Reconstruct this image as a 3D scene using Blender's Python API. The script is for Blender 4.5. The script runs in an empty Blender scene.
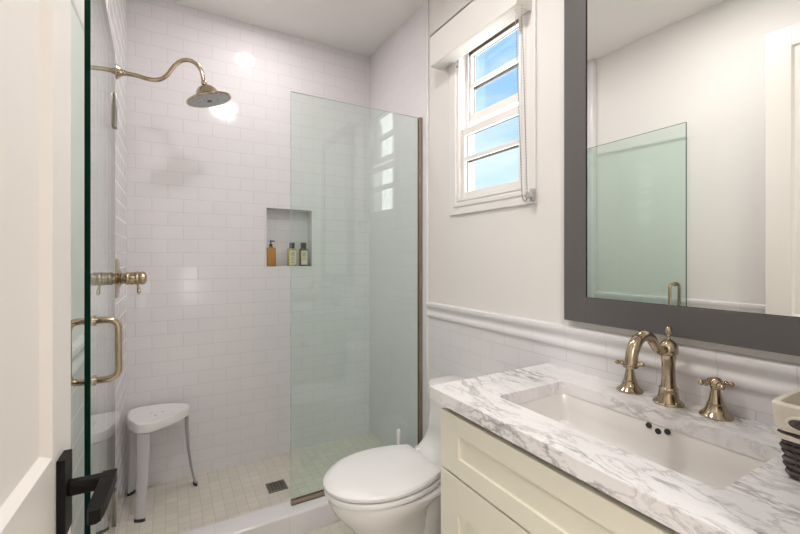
import bpy, bmesh, math, random
from mathutils import Vector, Matrix
random.seed(7)
S = bpy.context.scene
COL = S.collection
PI = math.pi

# ---------------------------------------------------------------- camera
cam_d = bpy.data.cameras.new('camera'); cam = bpy.data.objects.new('camera', cam_d); COL.objects.link(cam)
cam_d.sensor_fit = 'HORIZONTAL'; cam_d.sensor_width = 36.0
cam_d.lens = 398.7 / 800 * 36.0
cam_d.shift_y = -0.01157
cam_d.clip_start = 0.01
cam.location = (0, 0, 1.276)
cam.rotation_euler = (PI / 2, 0, -0.5228)
S.camera = cam
S.view_settings.view_transform = 'Standard'; S.view_settings.look = 'None'
S.view_settings.gamma = 1.0; S.view_settings.use_curve_mapping = False
S.view_settings.exposure = 0.33

# ---------------------------------------------------------------- world: blue daylight sky with thin cloud, pale ground below
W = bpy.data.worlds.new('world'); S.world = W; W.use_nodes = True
nt = W.node_tree; nt.nodes.clear()
def N(t, k, **kw):
    n = t.nodes.new(k)
    for a, b in kw.items(): setattr(n, a, b)
    return n
wo = N(nt, 'ShaderNodeOutputWorld'); bg = N(nt, 'ShaderNodeBackground'); tc = N(nt, 'ShaderNodeTexCoord')
sep = N(nt, 'ShaderNodeSeparateXYZ'); nt.links.new(tc.outputs['Generated'], sep.inputs[0])
rp = N(nt, 'ShaderNodeValToRGB'); nt.links.new(sep.outputs['Z'], rp.inputs[0])
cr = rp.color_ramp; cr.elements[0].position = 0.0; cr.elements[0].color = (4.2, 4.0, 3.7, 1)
cr.elements[1].position = 0.02; cr.elements[1].color = (0.66, 0.80, 0.93, 1)
for p_, c_ in ((0.15, (0.53, 0.71, 0.90, 1)), (0.40, (0.27, 0.50, 0.83, 1)), (0.8, (0.17, 0.38, 0.78, 1))):
    e = cr.elements.new(p_); e.color = c_
nz = N(nt, 'ShaderNodeTexNoise'); nz.inputs['Scale'].default_value = 3.2; nz.inputs['Detail'].default_value = 6
mp = N(nt, 'ShaderNodeMapping'); mp.inputs['Scale'].default_value = (1, 1, 2.6)
nt.links.new(tc.outputs['Generated'], mp.inputs[0]); nt.links.new(mp.outputs[0], nz.inputs['Vector'])
cr2 = N(nt, 'ShaderNodeValToRGB'); nt.links.new(nz.outputs['Fac'], cr2.inputs[0])
cr2.color_ramp.elements[0].position = 0.5; cr2.color_ramp.elements[0].color = (0, 0, 0, 1)
cr2.color_ramp.elements[1].position = 0.78; cr2.color_ramp.elements[1].color = (0.7, 0.7, 0.7, 1)
mx = N(nt, 'ShaderNodeMixRGB'); nt.links.new(cr2.outputs[0], mx.inputs[0]); nt.links.new(rp.outputs[0], mx.inputs[1])
mx.inputs[2].default_value = (0.92, 0.94, 0.97, 1)
# sky brightened out of view, added so the shower glass reflects a bright window
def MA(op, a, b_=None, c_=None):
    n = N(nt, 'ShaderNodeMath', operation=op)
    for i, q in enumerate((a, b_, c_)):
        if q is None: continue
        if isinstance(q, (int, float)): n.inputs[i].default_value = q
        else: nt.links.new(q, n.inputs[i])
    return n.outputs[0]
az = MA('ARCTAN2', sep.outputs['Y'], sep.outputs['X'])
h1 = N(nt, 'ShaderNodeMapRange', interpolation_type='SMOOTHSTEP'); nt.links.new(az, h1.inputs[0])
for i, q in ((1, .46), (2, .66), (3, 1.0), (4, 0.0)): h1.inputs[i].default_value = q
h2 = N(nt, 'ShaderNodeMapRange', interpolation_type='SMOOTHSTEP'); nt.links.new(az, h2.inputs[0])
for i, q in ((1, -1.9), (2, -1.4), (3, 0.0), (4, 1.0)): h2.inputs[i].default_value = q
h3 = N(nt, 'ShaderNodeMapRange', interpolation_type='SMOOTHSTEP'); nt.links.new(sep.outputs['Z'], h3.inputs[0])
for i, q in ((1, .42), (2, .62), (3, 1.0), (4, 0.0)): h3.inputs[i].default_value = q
sky_boost = MA('MULTIPLY', MA('MULTIPLY', h1.outputs[0], h2.outputs[0]), h3.outputs[0])
mb = N(nt, 'ShaderNodeMixRGB'); nt.links.new(sky_boost, mb.inputs[0]); nt.links.new(mx.outputs[0], mb.inputs[1]); mb.inputs[2].default_value = (4.6, 4.6, 4.6, 1)
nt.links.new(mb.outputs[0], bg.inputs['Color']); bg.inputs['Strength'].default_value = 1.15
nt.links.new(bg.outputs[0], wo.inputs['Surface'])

# ---------------------------------------------------------------- lights (shower lamp inferred; room and hall lamps are unseen, added as fill)
def area(name, loc, size, power, col=(1, 0.95, 0.9), rot=(0, 0, 0), size_y=None, spread=None):
    l = bpy.data.lights.new(name, 'AREA'); l.energy = power; l.color = col
    l.shape = 'DISK' if size_y is None else 'RECTANGLE'; l.size = size
    if size_y: l.size_y = size_y
    if spread: l.spread = spread
    o = bpy.data.objects.new(name, l); COL.objects.link(o); o.location = loc; o.rotation_euler = rot
    return o
area('shower_lamp_light', (0.47, 2.18, 2.725), 0.10, 3.6, (1, 0.95, 0.93))
area('room_fill_light', (0.45, 1.0, 2.725), 0.18, 9.0, (1, 0.975, 0.965))  # unseen lamp, added to brighten the bathroom evenly
area('hall_fill_light', (0.30, -0.46, 2.66), 0.6, 6.0, (1, 0.975, 0.965))  # this and the next two: unseen fill added behind the camera
area('hall_fill_light', (1.45, -1.4, 2.66), 0.3, 13.0, (1, 0.975, 0.965))
area('hall_fill_light', (-.75, -1.4, 2.66), 0.3, 36.0, (1, 0.975, 0.965))

# ---------------------------------------------------------------- materials
def mat(name, col, rough=0.5, metal=0.0, coat=0.0, spec=0.5, build=None):
    m = bpy.data.materials.new(name); m.use_nodes = True
    t = m.node_tree; b = t.nodes['Principled BSDF']
    b.inputs['Base Color'].default_value = (*col, 1); b.inputs['Roughness'].default_value = rough
    b.inputs['Metallic'].default_value = metal; b.inputs['Coat Weight'].default_value = coat
    b.inputs['Coat Roughness'].default_value = 0.05
    b.inputs['Specular IOR Level'].default_value = spec
    if build: build(t, b)
    return m
def pos(t, sx=1, sy=1, sz=1):
    g = N(t, 'ShaderNodeNewGeometry'); m = N(t, 'ShaderNodeMapping'); m.inputs['Scale'].default_value = (sx, sy, sz)
    t.links.new(g.outputs['Position'], m.inputs[0]); return m.outputs[0]
def noise(t, vec, scale, detail=3, rough=.5, dist=0):
    n = N(t, 'ShaderNodeTexNoise'); t.links.new(vec, n.inputs['Vector']); n.inputs['Scale'].default_value = scale
    n.inputs['Detail'].default_value = detail; n.inputs['Roughness'].default_value = rough; n.inputs['Distortion'].default_value = dist
    return n.outputs['Fac']
def ramp(t, fac, stops):
    r = N(t, 'ShaderNodeValToRGB'); t.links.new(fac, r.inputs[0]); e = r.color_ramp.elements
    e[0].position, e[0].color = stops[0][0], (*stops[0][1], 1); e[1].position, e[1].color = stops[-1][0], (*stops[-1][1], 1)
    for p_, c_ in stops[1:-1]:
        k = e.new(p_); k.color = (*c_, 1)
    return r.outputs[0]
def bump(t, b, h, strength=.3, dist=.002, prev=None):
    n = N(t, 'ShaderNodeBump'); n.inputs['Strength'].default_value = strength; n.inputs['Distance'].default_value = dist
    t.links.new(h, n.inputs['Height'])
    if prev: t.links.new(prev, n.inputs['Normal'])
    t.links.new(n.outputs[0], b.inputs['Normal']); return n.outputs[0]
def paint(col, rough=.55, s=60, st=.08):
    def f(t, b):
        v = pos(t); bump(t, b, noise(t, v, s, 4), st, .001)
        c = ramp(t, noise(t, v, 2.0, 2), [(.3, tuple(x * .985 for x in col)), (.7, col)])
        t.links.new(c, b.inputs['Base Color'])
    return f
def bricks(axes, w, h, col, col2, grout, mortar=.0018, offset=.5, shift=(0, 0), wav=.25, gro=.35, bs=.35):
    def f(t, b):
        g = N(t, 'ShaderNodeNewGeometry'); s = N(t, 'ShaderNodeSeparateXYZ'); t.links.new(g.outputs['Position'], s.inputs[0])
        c = N(t, 'ShaderNodeCombineXYZ')
        for k in (0, 1):
            a = N(t, 'ShaderNodeMath', operation='ADD'); t.links.new(s.outputs[axes[k]], a.inputs[0]); a.inputs[1].default_value = 50 + shift[k]
            t.links.new(a.outputs[0], c.inputs[k])
        br = N(t, 'ShaderNodeTexBrick'); br.offset = offset; br.squash = 1.0
        t.links.new(c.outputs[0], br.inputs['Vector'])
        br.inputs['Scale'].default_value = 1.0; br.inputs['Brick Width'].default_value = w; br.inputs['Row Height'].default_value = h
        br.inputs['Mortar Size'].default_value = mortar; br.inputs['Mortar Smooth'].default_value = .3; br.inputs['Bias'].default_value = 0
        br.inputs['Color1'].default_value = (*col, 1); br.inputs['Color2'].default_value = (*col2, 1); br.inputs['Mortar'].default_value = (*grout, 1)
        t.links.new(br.outputs['Color'], b.inputs['Base Color'])
        inv = N(t, 'ShaderNodeMath', operation='SUBTRACT'); inv.inputs[0].default_value = 1; t.links.new(br.outputs['Fac'], inv.inputs[1])
        p1 = bump(t, b, inv.outputs[0], bs, .0015)
        if wav:
            bump(t, b, noise(t, c.outputs[0], 9, 1), wav, .004, p1)
        r = N(t, 'ShaderNodeMapRange'); t.links.new(br.outputs['Fac'], r.inputs[0])
        r.inputs['To Min'].default_value = b.inputs['Roughness'].default_value; r.inputs['To Max'].default_value = gro + .3
        t.links.new(r.outputs[0], b.inputs['Roughness'])
    return f
TC, TC2, GR = (.80, .768, .785), (.785, .755, .772), (.655, .625, .635)
M = {}
M['paint'] = mat('cream_wall_paint', (.80, .765, .735), .5, build=paint((.80, .765, .735)))
M['ceil'] = mat('ceiling_paint', (.88, .85, .835), .6, build=paint((.88, .85, .835)))
M['tile_x'] = mat('white_subway_tile_back', TC, .1, build=bricks((0, 2), .155, .0775, TC, TC2, GR))
M['tile_y'] = mat('white_subway_tile_side', TC, .1, build=bricks((1, 2), .155, .0775, TC, TC2, GR, shift=(.078, 0)))
M['tile_w'] = mat('wainscot_subway_tile', TC, .14, build=bricks((1, 2), .156, .0775, (.76, .735, .745), (.75, .725, .735), (.62, .59, .59), shift=(.05, .022), wav=.12))
M['trim_t'] = mat('glazed_trim_tile', (.78, .755, .76), .1, build=bricks((1, 2), .156, 9.0, (.78, .755, .76), (.78, .755, .76), (.66, .63, .62), offset=0, shift=(.05, .3), wav=.05))
M['trim_v'] = mat('glazed_edge_tile', (.80, .77, .775), .12, build=bricks((2, 0), .156, 9.0, (.80, .77, .775), (.80, .77, .775), (.68, .65, .65), offset=0, shift=(.0, .3), wav=.05))
M['curb'] = mat('white_curb_stone', (.80, .77, .775), .12, build=bricks((0, 2), .31, 9.0, (.80, .77, .775), (.80, .77, .775), (.66, .63, .63), offset=0, shift=(.05, .3), wav=.05))
M['mosaic'] = mat('cream_stone_mosaic', (.7, .66, .58), .35, build=bricks((0, 1), .0525, .0525, (.74, .69, .60), (.68, .635, .55), (.60, .555, .48), mortar=.0018, offset=0, wav=.1, gro=.5, bs=.5))
M['enamel'] = mat('white_door_enamel', (.80, .76, .715), .3, build=paint((.80, .76, .715), .3, 25, .03))
M['wframe'] = mat('white_window_frame', (.86, .83, .80), .3, build=paint((.86, .83, .80), .3, 30, .03))
M['casing'] = mat('painted_casing', (.82, .79, .765), .4, build=paint((.82, .79, .765)))
M['cream'] = mat('cream_cabinet_lacquer', (.80, .765, .645), .3, build=paint((.80, .765, .645), .3, 25, .03))
M['dark'] = mat('dark_gap', (.12, .10, .07), .7, build=paint((.12, .10, .07)))
M['porc'] = mat('white_porcelain', (.80, .775, .755), .07, coat=.3, build=paint((.80, .775, .755), .07, 3, .01))
M['sinkp'] = mat('sink_porcelain', (.78, .745, .71), .1, coat=.3, build=paint((.78, .745, .71), .1, 3, .01))
M['plast'] = mat('white_plastic', (.84, .82, .81), .3, build=paint((.84, .82, .81), .3, 80, .05))
M['legp'] = mat('pale_grey_plastic', (.60, .585, .59), .35, build=paint((.60, .585, .59), .35, 80, .05))
M['rubber'] = mat('black_rubber', (.03, .03, .03), .6, build=paint((.03, .03, .03)))
M['black'] = mat('black_metal', (.009, .0085, .008), .5, spec=.15, build=paint((.006, .0056, .0052), .3, 90, .04))
M['grey'] = mat('grey_painted_frame', (.115, .108, .105), .38, build=paint((.115, .108, .105), .4, 50, .04))
def metalb(c, r):
    def f(t, b):
        v = pos(t); q = noise(t, v, 14, 3)
        t.links.new(ramp(t, q, [(.3, tuple(x * .86 for x in c)), (.7, c)]), b.inputs['Base Color'])
        bump(t, b, noise(t, v, 30, 2), .04, .001)
    return f
M['nickel'] = mat('polished_warm_nickel', (.50, .41, .29), .13, 1.0, build=metalb((.50, .41, .29), .13))
M['nickel2'] = mat('brushed_nickel_channel', (.40, .31, .24), .34, 1.0, build=metalb((.46, .36, .28), .34))
M['steel'] = mat('steel_hardware', (.34, .31, .28), .3, 1.0, build=metalb((.34, .31, .28), .3))
M['bronze'] = mat('dark_bronze', (.10, .08, .065), .4, .8, build=metalb((.10, .08, .065), .4))
def shface(t, b):
    v = pos(t); vo = N(t, 'ShaderNodeTexVoronoi'); vo.inputs['Scale'].default_value = 95; t.links.new(v, vo.inputs['Vector'])
    t.links.new(ramp(t, vo.outputs['Distance'], [(.18, (.12, .115, .11)), (.34, (.42, .41, .40))]), b.inputs['Base Color'])
M['shface'] = mat('grey_spray_face', (.4, .4, .4), .4, 0.3, build=shface)
def mirror(t, b): pass
M['mirror'] = mat('mirror_silver', (.91, .92, .90), .0, 1.0)
def marble(t, b):
    v = pos(t); n0 = N(t, 'ShaderNodeTexNoise'); n0.inputs['Scale'].default_value = 3.2; n0.inputs['Detail'].default_value = 4; t.links.new(v, n0.inputs['Vector'])
    sub = N(t, 'ShaderNodeVectorMath', operation='SUBTRACT'); t.links.new(n0.outputs['Color'], sub.inputs[0]); sub.inputs[1].default_value = (.5, .5, .5)
    sc = N(t, 'ShaderNodeVectorMath', operation='SCALE'); t.links.new(sub.outputs[0], sc.inputs[0]); sc.inputs['Scale'].default_value = .15
    ad = N(t, 'ShaderNodeVectorMath', operation='ADD'); t.links.new(v, ad.inputs[0]); t.links.new(sc.outputs[0], ad.inputs[1])
    rt = N(t, 'ShaderNodeMapping'); rt.inputs['Rotation'].default_value = (0, 0, .62); rt.inputs['Scale'].default_value = (2.7, .75, 1.5); t.links.new(ad.outputs[0], rt.inputs[0])
    def vein(scale, lo, seed):
        m2 = N(t, 'ShaderNodeMapping'); m2.inputs['Location'].default_value = (seed, seed * .7, 0); t.links.new(rt.outputs[0], m2.inputs[0])
        f = noise(t, m2.outputs[0], scale, 7, .62, .5)
        a = N(t, 'ShaderNodeMath', operation='SUBTRACT'); t.links.new(f, a.inputs[0]); a.inputs[1].default_value = .5
        ab = N(t, 'ShaderNodeMath', operation='ABSOLUTE'); t.links.new(a.outputs[0], ab.inputs[0])
        return ramp(t, ab.outputs[0], [(0, (lo, lo, lo)), (.008, (lo + .3 * (1 - lo),) * 3), (.032, (1, 1, 1))])
    m1 = N(t, 'ShaderNodeMixRGB', blend_type='MULTIPLY'); m1.inputs[0].default_value = .8
    t.links.new(vein(3.2, .50, 3), m1.inputs[1]); t.links.new(vein(9.0, .60, 11), m1.inputs[2])
    mask = ramp(t, noise(t, v, 4.5, 2), [(.38, (0, 0, 0)), (.6, (1, 1, 1))])
    mm = N(t, 'ShaderNodeMixRGB'); t.links.new(mask, mm.inputs[0]); mm.inputs[1].default_value = (1, 1, 1, 1); t.links.new(m1.outputs[0], mm.inputs[2])
    cl = ramp(t, noise(t, rt.outputs[0], 2.6, 5, .6), [(.25, (.70, .685, .69)), (.5, (.84, .81, .805))])
    fin = N(t, 'ShaderNodeMixRGB', blend_type='MULTIPLY'); fin.inputs[0].default_value = 1
    t.links.new(cl, fin.inputs[1]); t.links.new(mm.outputs[0], fin.inputs[2]); t.links.new(fin.outputs[0], b.inputs['Base Color'])
M['marble'] = mat('white_grey_veined_marble', (.8, .8, .8), .12, coat=.2, build=marble)
def glass_mat(name, tint, ior=1.5):
    m = bpy.data.materials.new(name); m.use_nodes = True; t = m.node_tree; t.nodes.clear()
    out = N(t, 'ShaderNodeOutputMaterial'); tr = N(t, 'ShaderNodeBsdfTransparent'); gl = N(t, 'ShaderNodeBsdfGlossy')
    tr.inputs['Color'].default_value = (*tint, 1); gl.inputs['Roughness'].default_value = 0.0; gl.inputs['Color'].default_value = (1, 1, 1, 1)
    g = N(t, 'ShaderNodeNewGeometry'); mr = N(t, 'ShaderNodeMapRange'); t.links.new(g.outputs['Backfacing'], mr.inputs[0])
    mr.inputs['To Min'].default_value = ior; mr.inputs['To Max'].default_value = 1 / ior
    fr = N(t, 'ShaderNodeFresnel'); t.links.new(mr.outputs[0], fr.inputs['IOR'])
    mi = N(t, 'ShaderNodeMixShader'); t.links.new(fr.outputs[0], mi.inputs[0]); t.links.new(tr.outputs[0], mi.inputs[1]); t.links.new(gl.outputs[0], mi.inputs[2])
    t.links.new(mi.outputs[0], out.inputs[0]); return m
M['glass'] = glass_mat('green_tinted_shower_glass', (.93, .982, .960))
M['pane'] = glass_mat('clear_window_glass', (.97, .985, .98))
M['gedge'] = mat('dark_green_glass_edge', (.003, .026, .017), .12, build=paint((.003, .026, .017), .12, 5, .01))
M['gedge2'] = mat('pale_green_glass_edge', (.60, .68, .65), .1, build=paint((.60, .68, .65), .1, 5, .01))
M['amber'] = mat('amber_bottle', (.42, .19, .04), .15, coat=.5, build=paint((.42, .19, .04), .15, 10, .02))
M['yellow'] = mat('yellow_bottle', (.50, .40, .10), .2, coat=.4, build=paint((.50, .40, .10), .2, 10, .02))
M['brown'] = mat('dark_brown_bottle', (.16, .10, .04), .2, coat=.4, build=paint((.16, .10, .04), .2, 10, .02))
M['label'] = mat('cream_label', (.74, .69, .50), .6, build=paint((.74, .69, .50)))
M['ink'] = mat('black_ink', (.04, .035, .03), .6, build=paint((.04, .035, .03)))
def wickerb(t, b):
    v = pos(t); t.links.new(ramp(t, noise(t, v, 90, 4), [(.3, (.035, .028, .028)), (.7, (.13, .105, .10))]), b.inputs['Base Color'])
    bump(t, b, noise(t, v, 160, 3), .5, .002)
M['wicker'] = mat('dark_wicker', (.07, .06, .055), .6, build=wickerb)
def clothb(t, b):
    v = pos(t); bump(t, b, noise(t, v, 500, 2), .3, .001)
    t.links.new(ramp(t, noise(t, v, 25, 3), [(.3, (.66, .60, .50)), (.7, (.74, .685, .59))]), b.inputs['Base Color'])
M['cloth'] = mat('cream_cotton_liner', (.74, .68, .60), .9, build=clothb)
M['paper'] = mat('white_paper', (.86, .85, .84), .9, build=paint((.86, .85, .84)))
def lampm(name, col, s):
    m = bpy.data.materials.new(name); m.use_nodes = True; t = m.node_tree; t.nodes.clear()
    o = N(t, 'ShaderNodeOutputMaterial'); e = N(t, 'ShaderNodeEmission'); e.inputs[0].default_value = (*col, 1); e.inputs[1].default_value = s
    t.links.new(e.outputs[0], o.inputs[0]); return m
M['lamp'] = lampm('lit_lamp_diffuser', (1, .95, .88), 3.0)

# ---------------------------------------------------------------- mesh helpers
def BM(): return bmesh.new()
def merge(bm, other):
    me = bpy.data.meshes.new('t'); other.to_mesh(me); bm.from_mesh(me); bpy.data.meshes.remove(me); other.free()
def box(bm, lo, hi, bev=0, seg=2, mi=0):
    b = bmesh.new(); bmesh.ops.create_cube(b, size=1)
    s = [hi[i] - lo[i] for i in range(3)]; c = [(hi[i] + lo[i]) / 2 for i in range(3)]
    for v in b.verts: v.co = Vector([v.co[i] * s[i] + c[i] for i in range(3)])
    if bev: bmesh.ops.bevel(b, geom=b.edges[:], offset=min(bev, min(s) * .49), segments=seg, profile=.5, affect='EDGES')
    for f in b.faces: f.material_index = mi
    merge(bm, b)
def loft(bm, rings, cap0=True, cap1=True, closed=True, mi=0):
    vr = [[bm.verts.new(p) for p in r] for r in rings]; n = len(rings[0])
    for a, b in zip(vr, vr[1:]):
        for i in range(n if closed else n - 1):
            f = bm.faces.new((a[i], a[(i + 1) % n], b[(i + 1) % n], b[i])); f.material_index = mi
    if cap0: bm.faces.new(list(reversed(vr[0]))).material_index = mi
    if cap1: bm.faces.new(vr[-1]).material_index = mi
    return vr
def fix(bm): bmesh.ops.recalc_face_normals(bm, faces=bm.faces[:])
def smooth_path(pts, k=6):
    P = [Vector(p) for p in pts]; out = []
    for i in range(len(P) - 1):
        p0 = P[max(i - 1, 0)]; p1 = P[i]; p2 = P[i + 1]; p3 = P[min(i + 2, len(P) - 1)]
        for j in range(k):
            t = j / k
            out.append(.5 * ((2 * p1) + (p2 - p0) * t + (2 * p0 - 5 * p1 + 4 * p2 - p3) * t * t + (-p0 + 3 * p1 - 3 * p2 + p3) * t ** 3))
    out.append(P[-1]); return out
def tube(bm, pts, r, n=14, cap=True, sx=1.0, mi=0, closed=False):
    P = [Vector(p) for p in pts]; m = len(P)
    R = r if isinstance(r, (list, tuple)) else [r] * m
    T = []
    for i in range(m):
        if closed: d = P[(i + 1) % m] - P[(i - 1) % m]
        else: d = P[min(i + 1, m - 1)] - P[max(i - 1, 0)]
        T.append(d.normalized())
    up = Vector((0, 0, 1)) if abs(T[0].z) < .9 else Vector((0, 1, 0))
    u = T[0].cross(up).normalized(); rings = []
    for i in range(m):
        u = (u - T[i] * u.dot(T[i])).normalized(); w = T[i].cross(u)
        rings.append([P[i] + (u * math.cos(2 * PI * k / n) * sx + w * math.sin(2 * PI * k / n)) * R[i] for k in range(n)])
    if closed: rings.append(rings[0])
    loft(bm, rings, cap and not closed, cap and not closed, mi=mi)
def lathe(bm, prof, org, axis=(0, 0, 1), n=32, mi=0):
    a = Vector(axis).normalized(); q = Vector((0, 0, 1)).rotation_difference(a); o = Vector(org)
    rings = [[o + q @ Vector((r * math.cos(2 * PI * k / n), r * math.sin(2 * PI * k / n), z)) for k in range(n)] for r, z in prof]
    loft(bm, rings, mi=mi)
def ball(bm, c, r, n=14, sq=(1, 1, 1)):
    b = bmesh.new(); bmesh.ops.create_uvsphere(b, u_segments=n, v_segments=max(6, n * 2 // 3), radius=r)
    for v in b.verts: v.co = Vector((v.co.x * sq[0], v.co.y * sq[1], v.co.z * sq[2])) + Vector(c)
    merge(bm, b)
def rrect(x0, x1, y0, y1, z, r, n=5):
    out = []
    for cx, cy, a0 in ((x1 - r, y1 - r, 0), (x0 + r, y1 - r, PI / 2), (x0 + r, y0 + r, PI), (x1 - r, y0 + r, 1.5 * PI)):
        for k in range(n + 1):
            a = a0 + PI / 2 * k / n; out.append(Vector((cx + r * math.cos(a), cy + r * math.sin(a), z)))
    return out
def obj(name, bm, m, parent=None, smooth=False, doubles=False):
    if doubles: bmesh.ops.remove_doubles(bm, verts=bm.verts[:], dist=1e-5)
    fix(bm)
    me = bpy.data.meshes.new(name); bm.to_mesh(me); bm.free()
    for x in (m if isinstance(m, (list, tuple)) else [m]): me.materials.append(x)
    if smooth:
        for p in me.polygons: p.use_smooth = True
        try: me.set_sharp_from_angle(angle=math.radians(38))
        except Exception: pass
    o = bpy.data.objects.new(name, me); COL.objects.link(o)
    if parent: o.parent = parent
    return o
def tag(o, label, cat, group=None):
    o['label'] = label; o['category'] = cat
    if group: o['group'] = group
    return o
def thing(name, label, cat, loc=(0, 0, 0), rz=0, group=None):
    o = bpy.data.objects.new(name, None); COL.objects.link(o); o.location = loc; o.rotation_euler = (0, 0, rz); o.empty_display_size = .05
    return tag(o, label, cat, group)
def rebase(root):
    """children were modelled in world coordinates: shift their meshes so the root's place is their origin"""
    bpy.context.view_layer.update()
    inv = root.matrix_world.inverted(); done = set()
    def rec(o):
        for c in o.children:
            if c.type == 'MESH' and c.data.name not in done: c.data.transform(inv); done.add(c.data.name)
            rec(c)
    rec(root)
def struct(name, bm, m, smooth=False):
    o = obj(name, bm, m, None, smooth); o['kind'] = 'structure'; return o
def sbox(name, boxes, m, bev=0):
    b = BM()
    for lo, hi in boxes: box(b, lo, hi, bev)
    return struct(name, b, m)

# ---------------------------------------------------------------- dimensions
XR, XL, YB, ZC, ZF = 1.267, -0.207, 2.633, 2.741, -0.03
XLB = -0.245           # painted left wall of the bathroom
YG = 1.940             # shower glass plane
YF = 0.10              # inner face of the front wall (with the entry)

# ---------------------------------------------------------------- shell
sbox('floor', [((-0.30, -0.02, ZF - .1), (1.40, 1.87, ZF))], M['mosaic'])
sbox('floor_shower', [((-0.30, 1.97, -.13), (1.40, 2.75, 0.0))], M['mosaic'])
sbox('ceiling', [((-0.45, -0.02, ZC), (1.45, 2.80, ZC + .1))], M['ceil'])
# shower back wall with a niche
NX0, NX1, NZ0, NZ1, ND = .532, .829, 1.220, 1.595, .09
T = .15
sbox('wall_back', [((-.35, YB, -.1), (NX0, YB + T, ZC)), ((NX1, YB, -.1), (1.42, YB + T, ZC)), ((NX0, YB, NZ1), (NX1, YB + T, ZC)),
                   ((NX0, YB, -.1), (NX1, YB + T, NZ0)), ((NX0, YB + ND, NZ0), (NX1, YB + T, NZ1))], M['tile_x'])
b = BM(); w_ = .012
for lo, hi in (((NX0 - w_, YB - .004, NZ0 - w_), (NX1 + w_, YB + ND - .001, NZ0)), ((NX0 - w_, YB - .004, NZ1 - .0015), (NX1 + w_, YB + ND - .001, NZ1 + w_)),
               ((NX0 - w_, YB - .004, NZ0), (NX0 + .0015, YB + ND - .001, NZ1)), ((NX1 - .0015, YB - .004, NZ0), (NX1 + w_, YB + ND - .001, NZ1))):
    box(b, lo, hi, .003)
struct('trim_1', b, M['trim_v'])
# right wall: painted part with the window hole, shower part, wainscot
WY0, WY1, WZ0, WZ1 = 1.185, 1.612, 1.560, 2.36
RT = .105
sbox('wall_right', [((XR, -.02, ZF - .1), (XR + RT, WY0, ZC)), ((XR, WY1, ZF - .1), (XR + RT, 1.90, ZC)),
                    ((XR, WY0, ZF - .1), (XR + RT, WY1, WZ0)), ((XR, WY0, WZ1), (XR + RT, WY1, ZC))], M['paint'])
sbox('wall_right_shower', [((XR - .006, 1.895, -.03), (XR + RT, YB, ZC))], M['tile_y'])
sbox('wall_right_wainscot', [((XR - .007, YF, ZF), (XR, 1.868, .952))], M['tile_w'])
b = BM(); box(b, (XR - .011, 1.868, ZF), (XR, 1.896, ZC), .005, 3); struct('trim_2', b, M['trim_v'], True)
# left wall
sbox('wall_left', [((XLB - .12, -.02, ZF - .1), (XLB, 1.83, ZC))], M['paint'])
sbox('wall_left_shower', [((XLB - .12, 1.858, -.03), (XL, YB, ZC))], M['tile_y'])
sbox('wall_left_wainscot', [((XLB, YF, ZF), (XLB + .007, 1.83, .952))], M['tile_w'])
b = BM(); box(b, (XLB - .1, 1.83, ZF), (XL + .004, 1.858, ZC), .005, 3); struct('trim_3', b, M['trim_v'], True)
# chair rail (profiled glazed tile), both walls
def rail(x, sgn, y0, y1, name):
    prof = [(0, 1.029), (.012, 1.029), (.020, 1.024), (.0225, 1.014), (.020, 1.003), (.014, .996), (.0105, .988), (.0105, .975), (.014, .970), (.0165, .962), (.0165, .952), (.012, .945), (0, .945)]
    b = BM(); loft(b, [[Vector((x + sgn * p, y, z)) for p, z in prof] for y in (y0, y1)])
    struct(name, b, M['trim_t'], True)
rail(XR, -1, YF, 1.868, 'trim_4')
rail(XLB, 1, YF, 1.83, 'trim_5')
# curb
b = BM(); box(b, (XLB - .02, 1.862, ZF - .05), (XR + .02, 1.985, .077), .010, 4); struct('shower_curb', b, M['curb'], True)
# front wall around the entry
sbox('wall_front', [((XLB - .12, -.02, ZF - .1), (-.205, YF, ZC)), ((.60, -.02, ZF - .1), (XR + RT, YF, ZC)), ((-.205, -.02, 2.47), (.60, YF, ZC))], M['paint'])
# hallway behind the camera, with a daylit window at its far end
HY = -3.25
sbox('floor_hall', [((-1.1, HY, ZF - .1), (1.9, -.02, ZF))], M['mosaic'])
sbox('ceiling_hall', [((-1.1, HY, ZC), (1.9, -.02, ZC + .1))], M['ceil'])
sbox('wall_hall_left', [((-1.22, HY, ZF - .1), (-1.1, -.02, ZC)), ((-1.1, -.1, ZF - .1), (XLB - .12, -.02, ZC))], M['paint'])
sbox('wall_hall_right', [((1.9, HY, ZF - .1), (2.02, -.02, ZC)), ((XR + RT, -.1, ZF - .1), (1.9, -.02, ZC))], M['paint'])
sbox('wall_hall_back', [((-1.2, HY - .12, ZF - .1), (.14, HY, ZC)), ((.50, HY - .12, ZF - .1), (2.0, HY, ZC)),
                        ((.14, HY - .12, 1.05), (.50, HY, ZC)), ((.14, HY - .12, ZF - .1), (.50, HY, .42))], M['paint'])
w2 = bpy.data.objects.new('window_2', None); COL.objects.link(w2); w2['kind'] = 'structure'; w2.location = (.32, HY - .06, .42)
b = BM()
for lo, hi in (((.14, HY - .09, .42), (.165, HY - .04, 1.05)), ((.475, HY - .09, .42), (.50, HY - .04, 1.05)), ((.165, HY - .09, .42), (.475, HY - .04, .445)),
               ((.165, HY - .09, 1.025), (.475, HY - .04, 1.05)), ((.165, HY - .09, .715), (.475, HY - .04, .745))): box(b, lo, hi, .003)
obj('window_frame', b, M['wframe'], w2); rebase(w2)

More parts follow.
